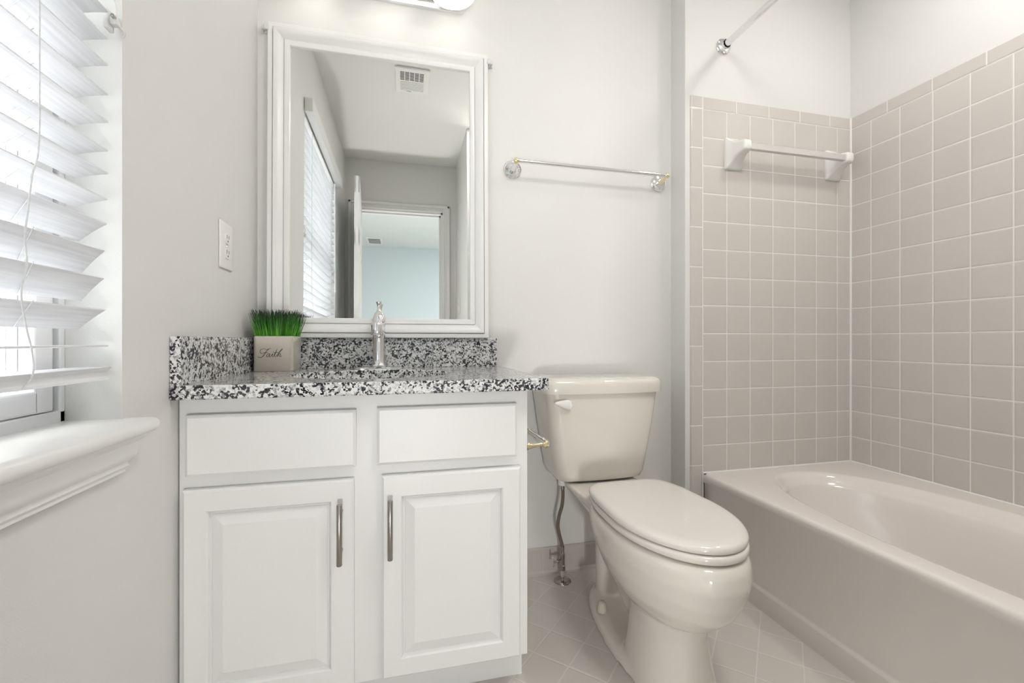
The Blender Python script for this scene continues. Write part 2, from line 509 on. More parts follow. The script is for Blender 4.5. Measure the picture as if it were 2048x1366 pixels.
def sash(x0, x1, z0, z1):
    bm = NB()
    ys0, ys1 = WY0 + .030, WY1 - .022
    box(bm, x0, x1, ys0, ys0 + .038, z0, z1, bev=.003); box(bm, x0, x1, ys1 - .038, ys1, z0, z1, bev=.003)
    box(bm, x0, x1, ys0 + .03, ys1 - .03, z0, z0 + .036, bev=.004); box(bm, x0, x1, ys0 + .03, ys1 - .03, z1 - .034, z1, bev=.004)
    xm = (x0 + x1) / 2
    yy = [ys0 + (ys1 - ys0) * k / 3 for k in (1, 2)]
    for y in yy: box(bm, xm - .004, xm + .004, y - .009, y + .009, z0 + .03, z1 - .03, bev=.002)
    zm = (z0 + z1) / 2
    box(bm, xm - .004, xm + .004, ys0 + .03, ys1 - .03, zm - .009, zm + .009, bev=.002)
    s = obj('window_sash', bm, M['vinyl'], win)
    obj('pane', B(xm - .002, xm + .002, ys0 + .03, ys1 - .03, z0 + .03, z1 - .03), M['glass'], s)
    return s
sash(XF - .024, XF - .002, .766, 1.40)
sash(XF - .050, XF - .028, 1.37, WZ1 - .03)
# stool and apron
bm = NB()
nose = [(XL - .10, .722), (XL + .038, .722)] + [(XL + .038 + .012 * math.sin(t), .734 - .012 * math.cos(t)) for t in [i * PI / 8 for i in range(1, 8)]] + [(XL + .038, .746), (XL - .10, .746)]
loft(bm, [[(x, y, z) for x, z in nose] for y in (WY0 - .02 + .02, WY1)])
horn = [(XL, .722)] + nose[1:-1] + [(XL, .746)]
loft(bm, [[(x, y, z) for x, z in horn] for y in (WY1, WY1 + .012)])
r = [[(x - (x - XL) * .0, y, z) for x, z in horn] for y in (WY1 + .012,)]
end = [[(XL + max(0, (x - XL)) * sc, WY1 + .012 + d, .734 + (z - .734) * s2) for x, z in horn] for d, sc, s2 in ((0, 1, 1), (.006, .97, .9), (.010, .92, .6), (.011, .88, .3))]
loft(bm, end)
loft(bm, [[(x, y, z) for x, z in horn] for y in (WY0 - .03, WY0)])
struct('trim_stool', bm, M['trim'], smooth=40)
ap = [(0, .722), (.034, .722), (.034, .716), (.026, .708), (.024, .690), (.022, .684), (.014, .676), (.015, .669), (.011, .664), (.012, .660), (0, .656)]
bm = NB()
def apr(y, k):   # mitred return at the ends
    return [(XL + d, y + k * d * .8, z) for d, z in ap]
loft(bm, [apr(WY0 - .02, -1 * -.0), apr(WY1 - .022, 1)])
struct('trim_apron', bm, M['trim'], smooth=30)

# something outdoors: pale house wall across the yard
struct('exterior_house_wall', B(-6.2, -6.0, -1.5, 6, -2, 1.0), M['outside'])

# ------------------------------------------------------------------ venetian blind
bl = thing('venetian_blind', 'white wide-slat venetian blind hanging in the window recess on the left', 'window blind', (XL - .02, .39, 2.0))
BY0, BY1 = -.085, .860
obj('valance', B(XL + .002, XL + .040, -.127, .902, 2.004, 2.072, bev=.003), M['trim'], bl)
obj('headrail', B(XL - .045, XL - .002, BY0, BY1, 1.995, 2.040, bev=.002), M['plate'], bl)
zs = [.871, .930, .980, 1.025, 1.070, 1.110, 1.153, 1.190, 1.237, 1.282, 1.330, 1.373]
while zs[-1] < 1.93: zs.append(zs[-1] + .0445)
def slat_bm(z, tilt, yend, sag=0):
    """z = height of the room-side edge; the slat falls outwards by tilt"""
    bm = NB(); w, t = .048, .0026
    xr = XL - .003
    n = 4
    rings = []
    for y in (BY0, yend):
        top = []; bot = []
        for i in range(n + 1):
            s = i / n
            q = Vector((xr - w * s * math.cos(tilt), y, z - w * s * math.sin(tilt)))
            nn = Vector((-math.sin(tilt), 0, math.cos(tilt)))
            bow = .0012 * math.sin(PI * s)
            top.append(q + nn * (t / 2 + bow)); bot.append(q + nn * (-t / 2 + bow))
        rings.append(top + bot[::-1])
    loft(bm, rings)
    return bm
tl = [2, 41, 50, 50, 38, 18, 13, 12, 12, 12, 12, 12]
for i, z in enumerate(zs):
    t = math.radians(tl[i] if i < len(tl) else 12)
    ye = BY1 - (.0, .008, .012, .010, .004, .002)[i] if i < 6 else BY1
    obj('slat', slat_bm(z, t, ye), M['slat'], bl)
bm = NB()
rp = [(XL - .000, .8365), (XL - .050, .8365), (XL - .046, .829), (XL - .048, .816), (XL - .004, .816), (XL - .007, .822), (XL - .0065, .830)]
loft(bm, [[(x, y, z) for x, z in rp] for y in (BY0, BY1 + .004)])
obj('bottom_rail', bm, M['slat'], bl)
for y in (.10, .70):
    bm = NB()
    pts = [(XL - .001, y, 1.99)] + [(XL + .001, y, z) for z in zs[::-1]] + [(XL + .002, y - .01, .845), (XL - .004, y - .012, .828)]
    if y > .5:
        pts = [(XL + .001, y + .015, 1.99), (XL + .002, y + .012, 1.30), (XL + .004, y + .008, 1.14), (XL + .006, y - .006, 1.09), (XL + .006, y - .012, 1.045), (XL + .008, y - .020, 1.01),
               (XL + .008, y - .017, .975), (XL + .007, y - .024, .94), (XL + .006, y - .016, .90), (XL + .006, y - .006, .865), (XL + .004, y - .002, .836), (XL - .001, y - .010, .818)]
    tube(bm, smoothpts(pts, 4), .0011, 6)
    obj('lift_cord', bm, M['slat'], bl)
    bm = NB()
    tube(bm, [(XL - .050, y + .035, 1.99), (XL - .050, y + .035, .84)], .0008, 5)
    for i, z in enumerate(zs[1:]):
        tt = math.radians(tl[min(i + 1, 11)])
        for dz in (-.002,):
            tube(bm, [(XL + .001, y + .004, z + .002), (XL - .003 - .048 * math.cos(tt), y + .03, z - .048 * math.sin(tt) - .003)], .0007, 4)
            tube(bm, [(XL + .002, y - .004, z + .012), (XL - .050, y + .035, z - .048 * math.sin(tt) + .012)], .0006, 4)
    obj('ladder_cord', bm, M['slat'], bl)
bm = NB(); tube(bm, [(XL + .012, .02, 1.985), (XL + .016, .015, 1.25)], .0045, 8)
obj('tilt_wand', bm, M['clear'], bl)

# clear cord cleat on the wall beside the window
ck = thing('cord_cleat', 'clear plastic cord cleat screwed beside the top of the window jamb', 'cord cleat', (XL, .870, 1.42))
XCc = XL - .004
bm = NB()
box(bm, XCc - .010, XCc - .003, .866, .884, 1.396, 1.428, bev=.002)
box(bm, XCc - .004, XCc + .008, .869, .881, 1.404, 1.420, bev=.003)
tube(bm, smoothpts([(XCc + .005, .874, 1.415), (XCc + .006, .871, 1.438), (XCc + .001, .872, 1.452), (XCc - .004, .876, 1.47)], 4), .0012, 8)
tube(bm, smoothpts([(XCc + .005, .880, 1.408), (XCc + .010, .886, 1.402), (XCc + .006, .889, 1.396)], 4), .0022, 8)
obj('cleat_body', bm, M['clear'], ck, smooth=40)
obj('screw', lathe(NB(), [(.0001, .006), (.003, .005), (.0035, 0)], (XCc + .006, .866, 1.414), (0, -1, 0), 12), M['screw'], ck)

# ------------------------------------------------------------------ outlet on the left wall
def duplex(name, label, x, y, z, nx):
    t = thing(name, label, 'outlet' if name == 'wall_outlet' else 'light switch', (x, y, z))
    bm = NB(); box(bm, min(x, x + nx * .005), max(x, x + nx * .005), y - .0425, y + .0425, z - .0625, z + .0625, bev=.003, seg=3)
    obj('cover_plate', bm, M['plate'], t, smooth=35)
    return t
ot = duplex('wall_outlet', 'white duplex wall outlet between the window and the mirror', XL, 1.336, 1.1335, 1)
for dz in (.020, -.020):
    zc_ = 1.1335 + dz
    rc = [(XL + .0045, 1.336 + yy, zc_ + zz) for yy, zz in [(.0165 * math.cos(a), max(-.0145, min(.0145, .0175 * math.sin(a)))) for a in [2 * PI * k / 28 for k in range(28)]]]
    bm = NB(); loft(bm, [rc, [(x + .003, y, z) for x, y, z in rc]])
    rcp = obj('receptacle', bm, M['plate'], ot, smooth=35)
    bm = NB()
    box(bm, XL + .0072, XL + .0078, 1.336 - .0075, 1.336 - .0055, zc_ - .001, zc_ + .009)
    box(bm, XL + .0072, XL + .0078, 1.336 + .0055, 1.336 + .0075, zc_ - .001, zc_ + .008)
    lathe(bm, [(.0001, .0005), (.0026, .0005), (.0026, 0)], (XL + .0073, 1.336, zc_ - .0075), (1, 0, 0), 12)
    obj('socket_slots', bm, M['black'], rcp)
obj('screw', lathe(NB(), [(.0001, .0025), (.003, .0015), (.0034, 0)], (XL + .005, 1.336, 1.1335), (1, 0, 0), 12), M['screw'], ot)
sw = duplex('light_switch', 'white toggle light switch seen in the mirror on the entry wall', XW, -.40, 1.22, -1)
obj('toggle', B(XW - .016, XW - .004, -.405, -.395, 1.214, 1.232, bev=.002), M['plate'], sw)

# ------------------------------------------------------------------ open door (seen in the mirror)
door = bpy.data.objects.new('door_1', None); COL.objects.link(door); door['kind'] = 'structure'
door.location = (-.372, -.594, .01); door.rotation_euler = (0, 0, math.radians(86.0))
OFF[door.name] = Vector((0, 0, 0))
DW, DH, DT = .700, 2.01, .035
bm = NB()
box(bm, 0, DW, -DT + .008, -.008, 0, DH)
def rails(bm, y0, y1):
    for x0, x1 in ((0, .11), (.30, .40), (DW - .11, DW)): box(bm, x0, x1, y0, y1, 0, DH)
    for z0, z1 in ((0, .22), (.80, .95), (1.55, 1.65), (DH - .11, DH)): box(bm, 0, DW, y0, y1, z0, z1)
    for x0, x1 in ((.11, .30), (.40, DW - .11)):
        for z0, z1 in ((.22, .80), (.95, 1.55), (1.65, DH - .11)):
            box(bm, x0 + .03, x1 - .03, min(y0, y1) + .001, max(y0, y1) - .001, z0 + .03, z1 - .03, bev=.003)
rails(bm, -.009, 0); rails(bm, -DT, -DT + .009)
dl = obj('door_leaf', bm, M['doorp'], door)
bm = NB(); lathe(bm, [(.026, 0), (.026, .004), (.010, .008), (.010, .03), (.022, .036), (.027, .05), (.022, .062), (.0001, .066)], (DW - .06, 0, .93), (0, 1, 0), 20)
lathe(bm, [(.026, 0), (.026, .004), (.010, .008), (.010, .02), (.020, .026), (.025, .035), (.018, .046), (.0001, .048)], (DW - .06, -DT, .93), (0, -1, 0), 20)
obj('door_handle', bm, M['brass'], door, smooth=40)

# ------------------------------------------------------------------ ceiling fan grille and bedroom vent
fg = thing('exhaust_fan_grille', 'white exhaust fan grille on the bathroom ceiling, seen in the mirror', 'ceiling vent', (.045, .555, ZC))
fx0, fx1, fy0, fy1 = -.052, .142, .430, .670
bm = NB()
box(bm, fx0, fx1, fy0, fy1, ZC - .012, ZC, bev=.004)
for k in range(8):
    y = .462 + k * .0115
    box(bm, -.024, .110, y, y + .0055, ZC - .0145, ZC - .011, bev=.001)
obj('grille_cover', bm, M['plate'], fg)
bm = NB()
for r_ in range(7):
    for c in range(5):
        box(bm, -.024 + c * .0272, -.001 + c * .0272, .563 + r_ * .0115, .569 + r_ * .0115, ZC - .0126, ZC - .0115)
obj('grille_slots', bm, M['black'], fg)
obj('maker_mark', B(.012, .038, .4505, .4535, ZC - .0126, ZC - .0118), M['black'], fg)
bv = thing('bedroom_ceiling_vent', 'small ceiling register in the blue room seen through the doorway', 'ceiling vent', (-.41, -3.32, ZC))
obj('register_frame', B(-.52, -.30, -3.48, -3.15, ZC - .008, ZC, bev=.003), M['plate'], bv)
bm = NB()
for k in range(6): box(bm, -.49, -.33, -3.44 + k * .045, -3.415 + k * .045, ZC - .0095, ZC - .0075)
obj('register_slots', bm, M['darkgrey'], bv)

# ------------------------------------------------------------------ vanity cabinet
YV = 1.083
CX1 = .303
vc = thing('vanity_cabinet', 'white painted vanity cabinet with two raised-panel doors under the granite top', 'cabinet', (-.08, 1.33, 0))
bm = NB()
box(bm, XL + .002, CX1, YV, YB - .001, .086, .757, bev=.0015)
box(bm, XL + .002, CX1 - .002, YV + .050, YB - .001, 0, .09)
obj('cabinet_body', bm, M['cabinet'], vc)
YD = 1.064
def slab(x0, x1, z0, z1, y0=YD, y1=YV, ch=.006):
    bm = NB()
    rings = []
    for y, i in ((y1, 0), (y0 + ch * .8, 0), (y0, ch)):
        rings.append([(x0 + i, y, z0 + i), (x1 - i, y, z0 + i), (x1 - i, y, z1 - i), (x0 + i, y, z1 - i)])
    loft(bm, rings)
    return bm
obj('drawer_front', slab(-.449, -.108, .592, .722), M['cabinet'], vc)
obj('drawer_front', slab(-.062, .272, .592, .724), M['cabinet'], vc)
def panel_door(x0, x1, z0, z1, px0, px1, pz0, pz1):
    bm = NB()
    ch = .005
    R = []
    def ring(y, a, bb, c, d): R.append([(a, y, c), (bb, y, c), (bb, y, d), (a, y, d)])
    ring(YV, x0, x1, z0, z1); ring(YD + ch * .8, x0, x1, z0, z1); ring(YD, x0 + ch, x1 - ch, z0 + ch, z1 - ch)
    def inset(y, i): ring(y, px0 + i, px1 - i, pz0 + i, pz1 - i)
    inset(YD, 0); inset(YD + .0035, .003); inset(YD + .010, .006); inset(YD + .010, .008); inset(YD + .008, .010); inset(YD + .0015, .030); inset(YD + .0010, .032)
    loft(bm, R)
    return obj('door', bm, M['cabinet'], vc)
d1 = panel_door(-.454, -.112, .090, .564, -.409, -.160, .138, .518)
d2 = panel_door(-.051, .281, .095, .566, -.008, .236, .138, .518)
def pull(x, par):
    bm = NB()
    tube(bm, [(x, 1.036, .384), (x, 1.036, .385), (x, 1.036, .518), (x, 1.036, .519)], [.0052, .006, .006, .0052], 14)
    for z in (.408, .496): tube(bm, [(x, 1.036, z), (x, YD, z)], .0045, 10)
    obj('handle', bm, M['nickel'], par, smooth=40)
pull(-.1395, d1); pull(-.0315, d2)

# ------------------------------------------------------------------ granite counter with oval cut-out, backsplash, sink
KY0, KX1, KZ0, KZ1 = 1.045, .347, .757, .787
SX, SY, SA, SB = -.085, 1.307, .213, .172
ct = thing('granite_countertop', 'speckled black and white granite countertop slab with an oval sink cut-out', 'countertop', (-.06, 1.33, KZ0))
def rectpt(cx, cy, t, x0, x1, y0, y1):
    c, s = math.cos(t), math.sin(t)
    k = 1e9
    if c > 1e-9: k = min(k, (x1 - cx) / c)
    if c < -1e-9: k = min(k, (x0 - cx) / c)
    if s > 1e-9: k = min(k, (y1 - cy) / s)
    if s < -1e-9: k = min(k, (y0 - cy) / s)
    return cx + k * c, cy + k * s
angs = [2 * PI * k / 96 for k in range(96)]
for cx_, cy_ in ((XL + .001, KY0), (KX1, KY0), (KX1, YB), (XL + .001, YB)):
    angs.append(math.atan2(cy_ - SY, cx_ - SX) % (2 * PI))
angs = sorted(set(round(a, 6) for a in angs))
def rect_ring(z, i): return [(*rectpt(SX, SY, t, XL + .001 + i * 0, KX1 - i, KY0 + i, YB), z) for t in angs]
def ell_ring(z, i):
    out = []
    for t in angs:
        c, s = math.cos(t), math.sin(t)
        k = 1 / math.sqrt((c / (SA + i)) ** 2 + (s / (SB + i)) ** 2)
        out.append((SX + k * c, SY + k * s, z))
    return out
bm = NB()
e = .0025
R = [ell_ring(KZ0, 0), ell_ring(KZ1 - e, 0), ell_ring(KZ1 - e * .3, e * .3), ell_ring(KZ1, e), rect_ring(KZ1, e), rect_ring(KZ1 - e * .3, e * .3), rect_ring(KZ1 - e, 0), rect_ring(KZ0 + e, 0), rect_ring(KZ0, e), ell_ring(KZ0, 0)]
loft(bm, R, False, False)
bmesh.ops.remove_doubles(bm, verts=bm.verts[:], dist=1e-6)
obj('counter_slab', bm, M['granite'], ct)
tag(obj('granite_backsplash', B(XL + .021, .328, YB - .020, YB - .0005, KZ1, .889, bev=.0012), M['granite'], loc=(-.07, YB - .01, KZ1)), 'long low granite backsplash under the mirror', 'backsplash')
tag(obj('granite_side_splash', B(XL + .0005, XL + .0205, KY0 + .001, YB - .0005, KZ1, .889, bev=.0012), M['granite'], loc=(XL + .01, 1.3, KZ1)), 'short granite side splash against the window wall', 'backsplash')
sk = thing('undermount_sink', 'white oval undermount sink set below the granite', 'sink', (SX, SY, .62))
bm = NB()
prof = [(1.10, .756), (1.02, .756), (1.0, .750), (.97, .72), (.88, .67), (.70, .635), (.40, .622), (.12, .618)]
loft(bm, [[(SX + SA * k * math.cos(t), SY + SB * k * math.sin(t), z) for t in [2 * PI * q / 64 for q in range(64)]] for k, z in prof], False, True)
obj('basin', bm, M['white_ceramic'], sk, smooth=50)
obj('drain', lathe(NB(), [(.0001, .002), (.012, .003), (.022, .002), (.024, 0)], (SX, SY, .619), n=24), M['chrome'], sk, smooth=40)

# ------------------------------------------------------------------ faucet
FX, FY = -.083, 1.540
fc = thing('sink_faucet', 'polished chrome single-handle faucet standing behind the sink', 'faucet', (FX, FY, KZ1))
bm = NB()
pl = lambda z, i: [(FX + (.078 - i) * math.copysign(abs(math.cos(t)) ** .45, math.cos(t)), FY + (.027 - i) * math.copysign(abs(math.sin(t)) ** .7, math.sin(t)), z) for t in [2 * PI * k / 48 for k in range(48)]]
loft(bm, [pl(KZ1, 0), pl(KZ1 + .004, 0), pl(KZ1 + .0065, .003)])
obj('base_plate', bm, M['chrome'], fc, smooth=40)
bm = NB()
lathe(bm, [(.0265, .006), (.0265, .009), (.0235, .013), (.0205, .020), (.0195, .030), (.0192, .100), (.0205, .106), (.0212, .110), (.0212, .148), (.0205, .1515), (.0195, .153)], (FX, FY, KZ1), n=36)
obj('column', bm, M['chrome'], fc, smooth=35)
bm = NB()
tube(bm, [(FX, FY - .005, KZ1 + .131), (FX, FY - .060, KZ1 + .133), (FX, FY - .100, KZ1 + .133)], [.0185, .0175, .0165], 24)
lathe(bm, [(.0001, .113), (.0150, .113), (.0155, .1105), (.0180, .1105), (.0190, .113), (.0192, .140), (.0180, .147), (.0140, .152), (.0001, .1545)], (FX, FY - .100, KZ1), n=32)
obj('spout', bm, M['chrome'], fc, smooth=35)
bm = NB()
lathe(bm, [(.0001, .1535), (.0215, .1540), (.0225, .1555), (.0215, .164), (.0185, .175), (.0135, .185), (.0085, .191), (.0060, .198), (.0055, .206), (.0062, .211), (.0098, .220), (.0100, .2225), (.0080, .224), (.0001, .2235)], (FX, FY, KZ1), n=32)
obj('handle', bm, M['chrome'], fc, smooth=40)

# ------------------------------------------------------------------ planter with artificial grass
PX0, PX1, PY0, PY1, PZ1 = -.437, -.328, 1.457, 1.575, .8935
m = noisy(mat('cream_glaze', (.60, .555, .485), .12, coat=.6), (.56, .515, .45), 14, .7)
pot = thing('grass_planter', 'square cream ceramic planter of green artificial grass reading Faith beside the faucet', 'planter', (-.3825, 1.516, KZ1))
bm = NB()
def rr(z, i, r=.010):
    x0, x1, y0, y1 = PX0 + i, PX1 - i, PY0 + i, PY1 - i
    out = []
    for cx_, cy_, a0 in ((x1 - r, y1 - r, 0), (x0 + r, y1 - r, 90), (x0 + r, y0 + r, 180), (x1 - r, y0 + r, 270)):
        for k in range(7):
            a = math.radians(a0 + k * 15)
            out.append((cx_ + r * math.cos(a), cy_ + r * math.sin(a), z))
    return out
loft(bm, [rr(KZ1, .002), rr(KZ1 + .003, 0), rr(PZ1 - .002, 0), rr(PZ1, .0015), rr(PZ1, .005), rr(PZ1 - .002, .006), rr(PZ1 - .02, .006)])
obj('pot', bm, m, pot, smooth=40)
# handwritten word on the front: strokes in a 0..1 box (x right, z up), from the photograph
K6 = 6.0235
def pz(u, v):  # crop pixel -> position on the pot's front
    x = PX0 + (u - 168) / (640 - 168) * (PX1 - .010 - PX0) ; z = PZ1 - (v - 495) / (922 - 495) * (PZ1 - KZ1)
    return (x, PY0 - .0004, z)
strokes = [
    ([(268, 700), (262, 672), (285, 650), (322, 648), (350, 655), (385, 645), (402, 640)], 1),
    ([(375, 652), (345, 672), (322, 705), (300, 735), (272, 750), (245, 748), (235, 740)], 2),
    ([(270, 694), (290, 705), (318, 690), (340, 695), (362, 688)], 1),
    ([(388, 708), (368, 706), (348, 722), (346, 740), (360, 742), (380, 722), (390, 706), (380, 734), (386, 743), (404, 730)], 1),
    ([(404, 730), (428, 704), (418, 732), (424, 743), (440, 730)], 1),
    ([(433, 688), (435, 684)], 4),
    ([(440, 730), (462, 690), (482, 652), (464, 690), (450, 728), (458, 742), (476, 730)], 1),
    ([(442, 694), (470, 690), (498, 688)], 1),
    ([(476, 730), (505, 690), (540, 652), (552, 648), (545, 662), (515, 690), (496, 720), (486, 742), (502, 718), (520, 704), (528, 712), (516, 734), (524, 742), (542, 730)], 1),
]
bm = NB()
for st, w in strokes:
    q = smoothpts([pz(*s) for s in st], 6)
    tube(bm, q, .00036 + .00018 * w, 6)
obj('lettering', bm, M['ink'], pot)
# grass blades
m = mat('grass_green', (.05, .25, .02), .4)
b = m.node_tree.nodes['Principled BSDF']
g = N(m, 'ShaderNodeNewGeometry'); sx = N(m, 'ShaderNodeSeparateXYZ'); L(m, g.outputs['Position'], sx.inputs[0])
mr = N(m, 'ShaderNodeMapRange'); mr.inputs[1].default_value = .90; mr.inputs[2].default_value = .965
L(m, sx.outputs[2], mr.inputs[0])
nz = N(m, 'ShaderNodeTexNoise'); nz.inputs['Scale'].default_value = 90; L(m, g.outputs['Position'], nz.inputs['Vector'])
ma = N(m, 'ShaderNodeMath', operation='MULTIPLY_ADD'); ma.inputs[1].default_value = .7; ma.inputs[2].default_value = -.35
L(m, nz.outputs['Fac'], ma.inputs[0])
mb_ = N(m, 'ShaderNodeMath', operation='ADD'); L(m, mr.outputs[0], mb_.inputs[0]); L(m, ma.outputs[0], mb_.inputs[1])
cr = N(m, 'ShaderNodeValToRGB'); el = cr.color_ramp.elements
el[0].position = 0; el[0].color = (.10, .36, .025, 1); el[1].position = 1; el[1].color = (.012, .028, .010, 1)
e2 = el.new(.55); e2.color = (.035, .17, .02, 1)
L(m, mb_.outputs[0], cr.inputs[0]); L(m, cr.outputs[0], b.inputs['Base Color'])
bm = NB()
for i in range(900):
    u, v = random.random(), random.random()
    x = PX0 + .008 + u * (PX1 - PX0 - .016); y = PY0 + .008 + v * (PY1 - PY0 - .016)
    du, dv = u - .5, v - .5
    hgt = random.uniform(.072, .090)
    if abs(du) > .42 and random.random() < .25: hgt *= random.uniform(.6, .95)
    tip = Vector((x + du * .040 + random.gauss(0, .0045), y + dv * .028 + random.gauss(0, .0045), .874 + hgt + .012))
    tip.x = max(tip.x, XL + .0235); tip.y = min(tip.y, 1.5835)
    p0 = Vector((x, y, .874)); mid = (p0 + tip) / 2 + Vector((random.gauss(0, .002), random.gauss(0, .002), .004))
    a = random.uniform(0, PI); w = Vector((math.cos(a), math.sin(a), 0)) * random.uniform(.0008, .0013)
    vs = [bm.verts.new(p0 - w), bm.verts.new(p0 + w), bm.verts.new(mid + w * .8), bm.verts.new(mid - w * .8), bm.verts.new(tip + w * .35), bm.verts.new(tip - w * .35)]
    bm.faces.new((vs[0], vs[1], vs[2], vs[3])); bm.faces.new((vs[3], vs[2], vs[4], vs[5]))
go = obj('grass_blades', bm, m, pot)

# ------------------------------------------------------------------ framed mirror, leaning back a little
mx0, mx1, mh = -.433, .295, 1.030
mir = thing('framed_mirror', 'tall rectangular wall mirror in a white moulded frame above the vanity', 'mirror', (0, 1.5895, .8893), rot=(-.0148, 0, 0))
prof = [(0, 0), (0, .017), (.002, .019), (.0145, .019), (.0155, .018), (.0158, .010), (.0172, .010), (.0176, .022), (.020, .0235), (.024, .023), (.034, .019), (.043, .0125), (.0475, .0105), (.0478, .0065), (.0490, .0065), (.0494, .014), (.051, .0145), (.063, .0135), (.066, .012), (.067, .006), (.067, .001)]
bm = NB()
loft(bm, [[(mx0 + d, -t, d), (mx1 - d, -t, d), (mx1 - d, -t, mh - d), (mx0 + d, -t, mh - d)] for d, t in prof], False, False)
obj('mirror_frame', bm, M['trim'], mir, smooth=25)
bm = NB(); box(bm, mx0 + .055, mx1 - .055, -.0055, -.0010, .055, mh - .055)
obj('mirror_glass', bm, M['mirror'], mir)
for i, (x, z, s) in enumerate(((-.444, 1.898, -1), (.306, 1.893, 1))):
    c = thing('mirror_clip', 'clear plastic clip with a screw at the mirror frame, ' + ('upper left' if i == 0 else 'upper right'), 'mirror clip', (x, YB, z), 'clips holding the mirror')
    bm = NB()
    box(bm, x - .009, x + .009, YB - .010, YB - .0005, z - .012, z + .012, bev=.003)
    box(bm, x - s * .008 - .007, x - s * .008 + .007, YB - .026, YB - .018, z - .008, z + .010, bev=.003)
    box(bm, x - .006, x + .006, YB - .022, YB - .008, z - .006, z + .006, bev=.002)
    obj('clip_body', bm, M['clear'], c)
    obj('screw', lathe(NB(), [(.0001, .003), (.0028, .002), (.003, 0)], (x + s * .002, YB - .010, z - .009), (0, -1, 0), 12), M['screw'], c)

# ------------------------------------------------------------------ vanity light bar
vl = thing('vanity_light', 'chrome vanity light bar with round frosted shades above the mirror', 'wall light', (-.073, YB, 2.11))
bm = NB()
xa, xb, za, zb = -.385, .236, 2.060, 2.185
oct_ = lambda i: [(xa + i, za + .036), (xa + .034, za + i), (xb - .034, za + i), (xb - i, za + .040), (xb - i, zb - .040), (xb - .034, zb - i), (xa + .034, zb - i), (xa + i, zb - .036)]
loft(bm, [[(x, y, z) for x, z in oct_(i)] for y, i in ((YB, 0), (YB - .014, 0), (YB - .022, .010), (YB - .022, .016), (YB - .028, .020))])
obj('backplate', bm, M['chrome'], vl)
for x in (-.303, -.073, .157):
    bm = NB(); tube(bm, smoothpts([(x, YB - .02, 2.13), (x, YB - .06, 2.135), (x, YB - .10, 2.145), (x, YB - .107, 2.155)], 5), .009, 12)
    arm = obj('arm', bm, M['chrome'], vl, smooth=50)
    bm = NB(); lathe(bm, [(.020, .118), (.034, .112), (.048, .085), (.060, .045), (.076, 0), (.074, .0005), (.066, .006), (.058, .010), (.050, .045), (.040, .080), (.026, .100), (.0001, .108)], (x, YB - .107, 2.050), n=40)
    sh = obj('lamp_shade', bm, M['shade'], arm, smooth=60)
    bm = NB(); lathe(bm, [(.0001, 0), (.016, .005), (.026, .020), (.028, .034), (.022, .052), (.013, .066), (.012, .085)], (x, YB - .107, 2.068), n=24)
    obj('light_bulb', bm, M['bulb'], arm, smooth=60)

# ------------------------------------------------------------------ towel bar (chrome and brass)
tb = thing('towel_bar', 'chrome towel bar with brass ball ends on the wall above the toilet', 'towel bar', (.695, YB, 1.52))
for x in (.391, .999):
    z = 1.517
    bm = NB(); lathe(bm, [(.034, 0), (.034, .004), (.032, .006), (.029, .0055), (.027, .008), (.019, .010), (.016, .014), (.012, .018), (.0001, .020)], (x, YB, z), (0, -1, 0), 36)
    fl = obj('mounting_flange', bm, M['chrome'], tb, smooth=35)
    bm = NB(); tube(bm, smoothpts([(x, YB - .014, z), (x, YB - .032, z + .002), (x, YB - .050, z + .006), (x, YB - .058, z + .008)], 4), [.013, .0115, .010, .009, .008, .0072, .0066, .0062, .006, .006, .006, .006, .006], 14)
    obj('post', bm, M['brass' if x > .6 else 'chrome'], fl, smooth=50)
    bm = NB(); lathe(bm, [(.0001, -.0115), (.006, -.010), (.0100, -.0055), (.0112, 0), (.0100, .0055), (.006, .010), (.0001, .0115)], (x, YB - .062, z + .010), (1, 0, 0), 20)
    obj('ball_end', bm, M['brass'], fl, smooth=60)
bm = NB(); tube(bm, [(.391, YB - .062, 1.527), (.999, YB - .062, 1.527)], .0072, 16)
obj('bar', bm, M['chrome'], tb, smooth=50)

# ------------------------------------------------------------------ toilet paper holder on the cabinet side
tp = thing('toilet_paper_holder', 'empty chrome and brass paper holder on the vanity side by the toilet', 'paper holder', (CX1, 1.16, .615))
xh = .352
for y in (1.086, 1.245):
    bm = NB(); lathe(bm, [(.0095, 0), (.0095, .002), (.008, .006), (.007, .011)], (CX1, y, .612), (1, 0, 0), 24)
    tube(bm, [(CX1 + .008, y, .612), (CX1 + .025, y, .613), (xh, y, .615)], [.0065, .0048, .0045], 12)
    ps = obj('post', bm, M['brass'], tp, smooth=40)
    bm = NB(); lathe(bm, [(.0001, -.0105), (.006, -.0090), (.0095, -.005), (.0108, 0), (.0095, .005), (.006, .0090), (.0001, .0105)], (xh, y, .615), (0, 1, 0), 20)
    obj('ball_end', bm, M['brass'], ps, smooth=60)
bm = NB(); tube(bm, [(xh, 1.094, .615), (xh, 1.108, .615), (xh, 1.109, .615), (xh, 1.165, .615), (xh, 1.166, .615), (xh, 1.238, .615)], [.0075, .0095, .0105, .0105, .0085, .0085], 20)
obj('roller', bm, M['chrome'], tp, smooth=40)

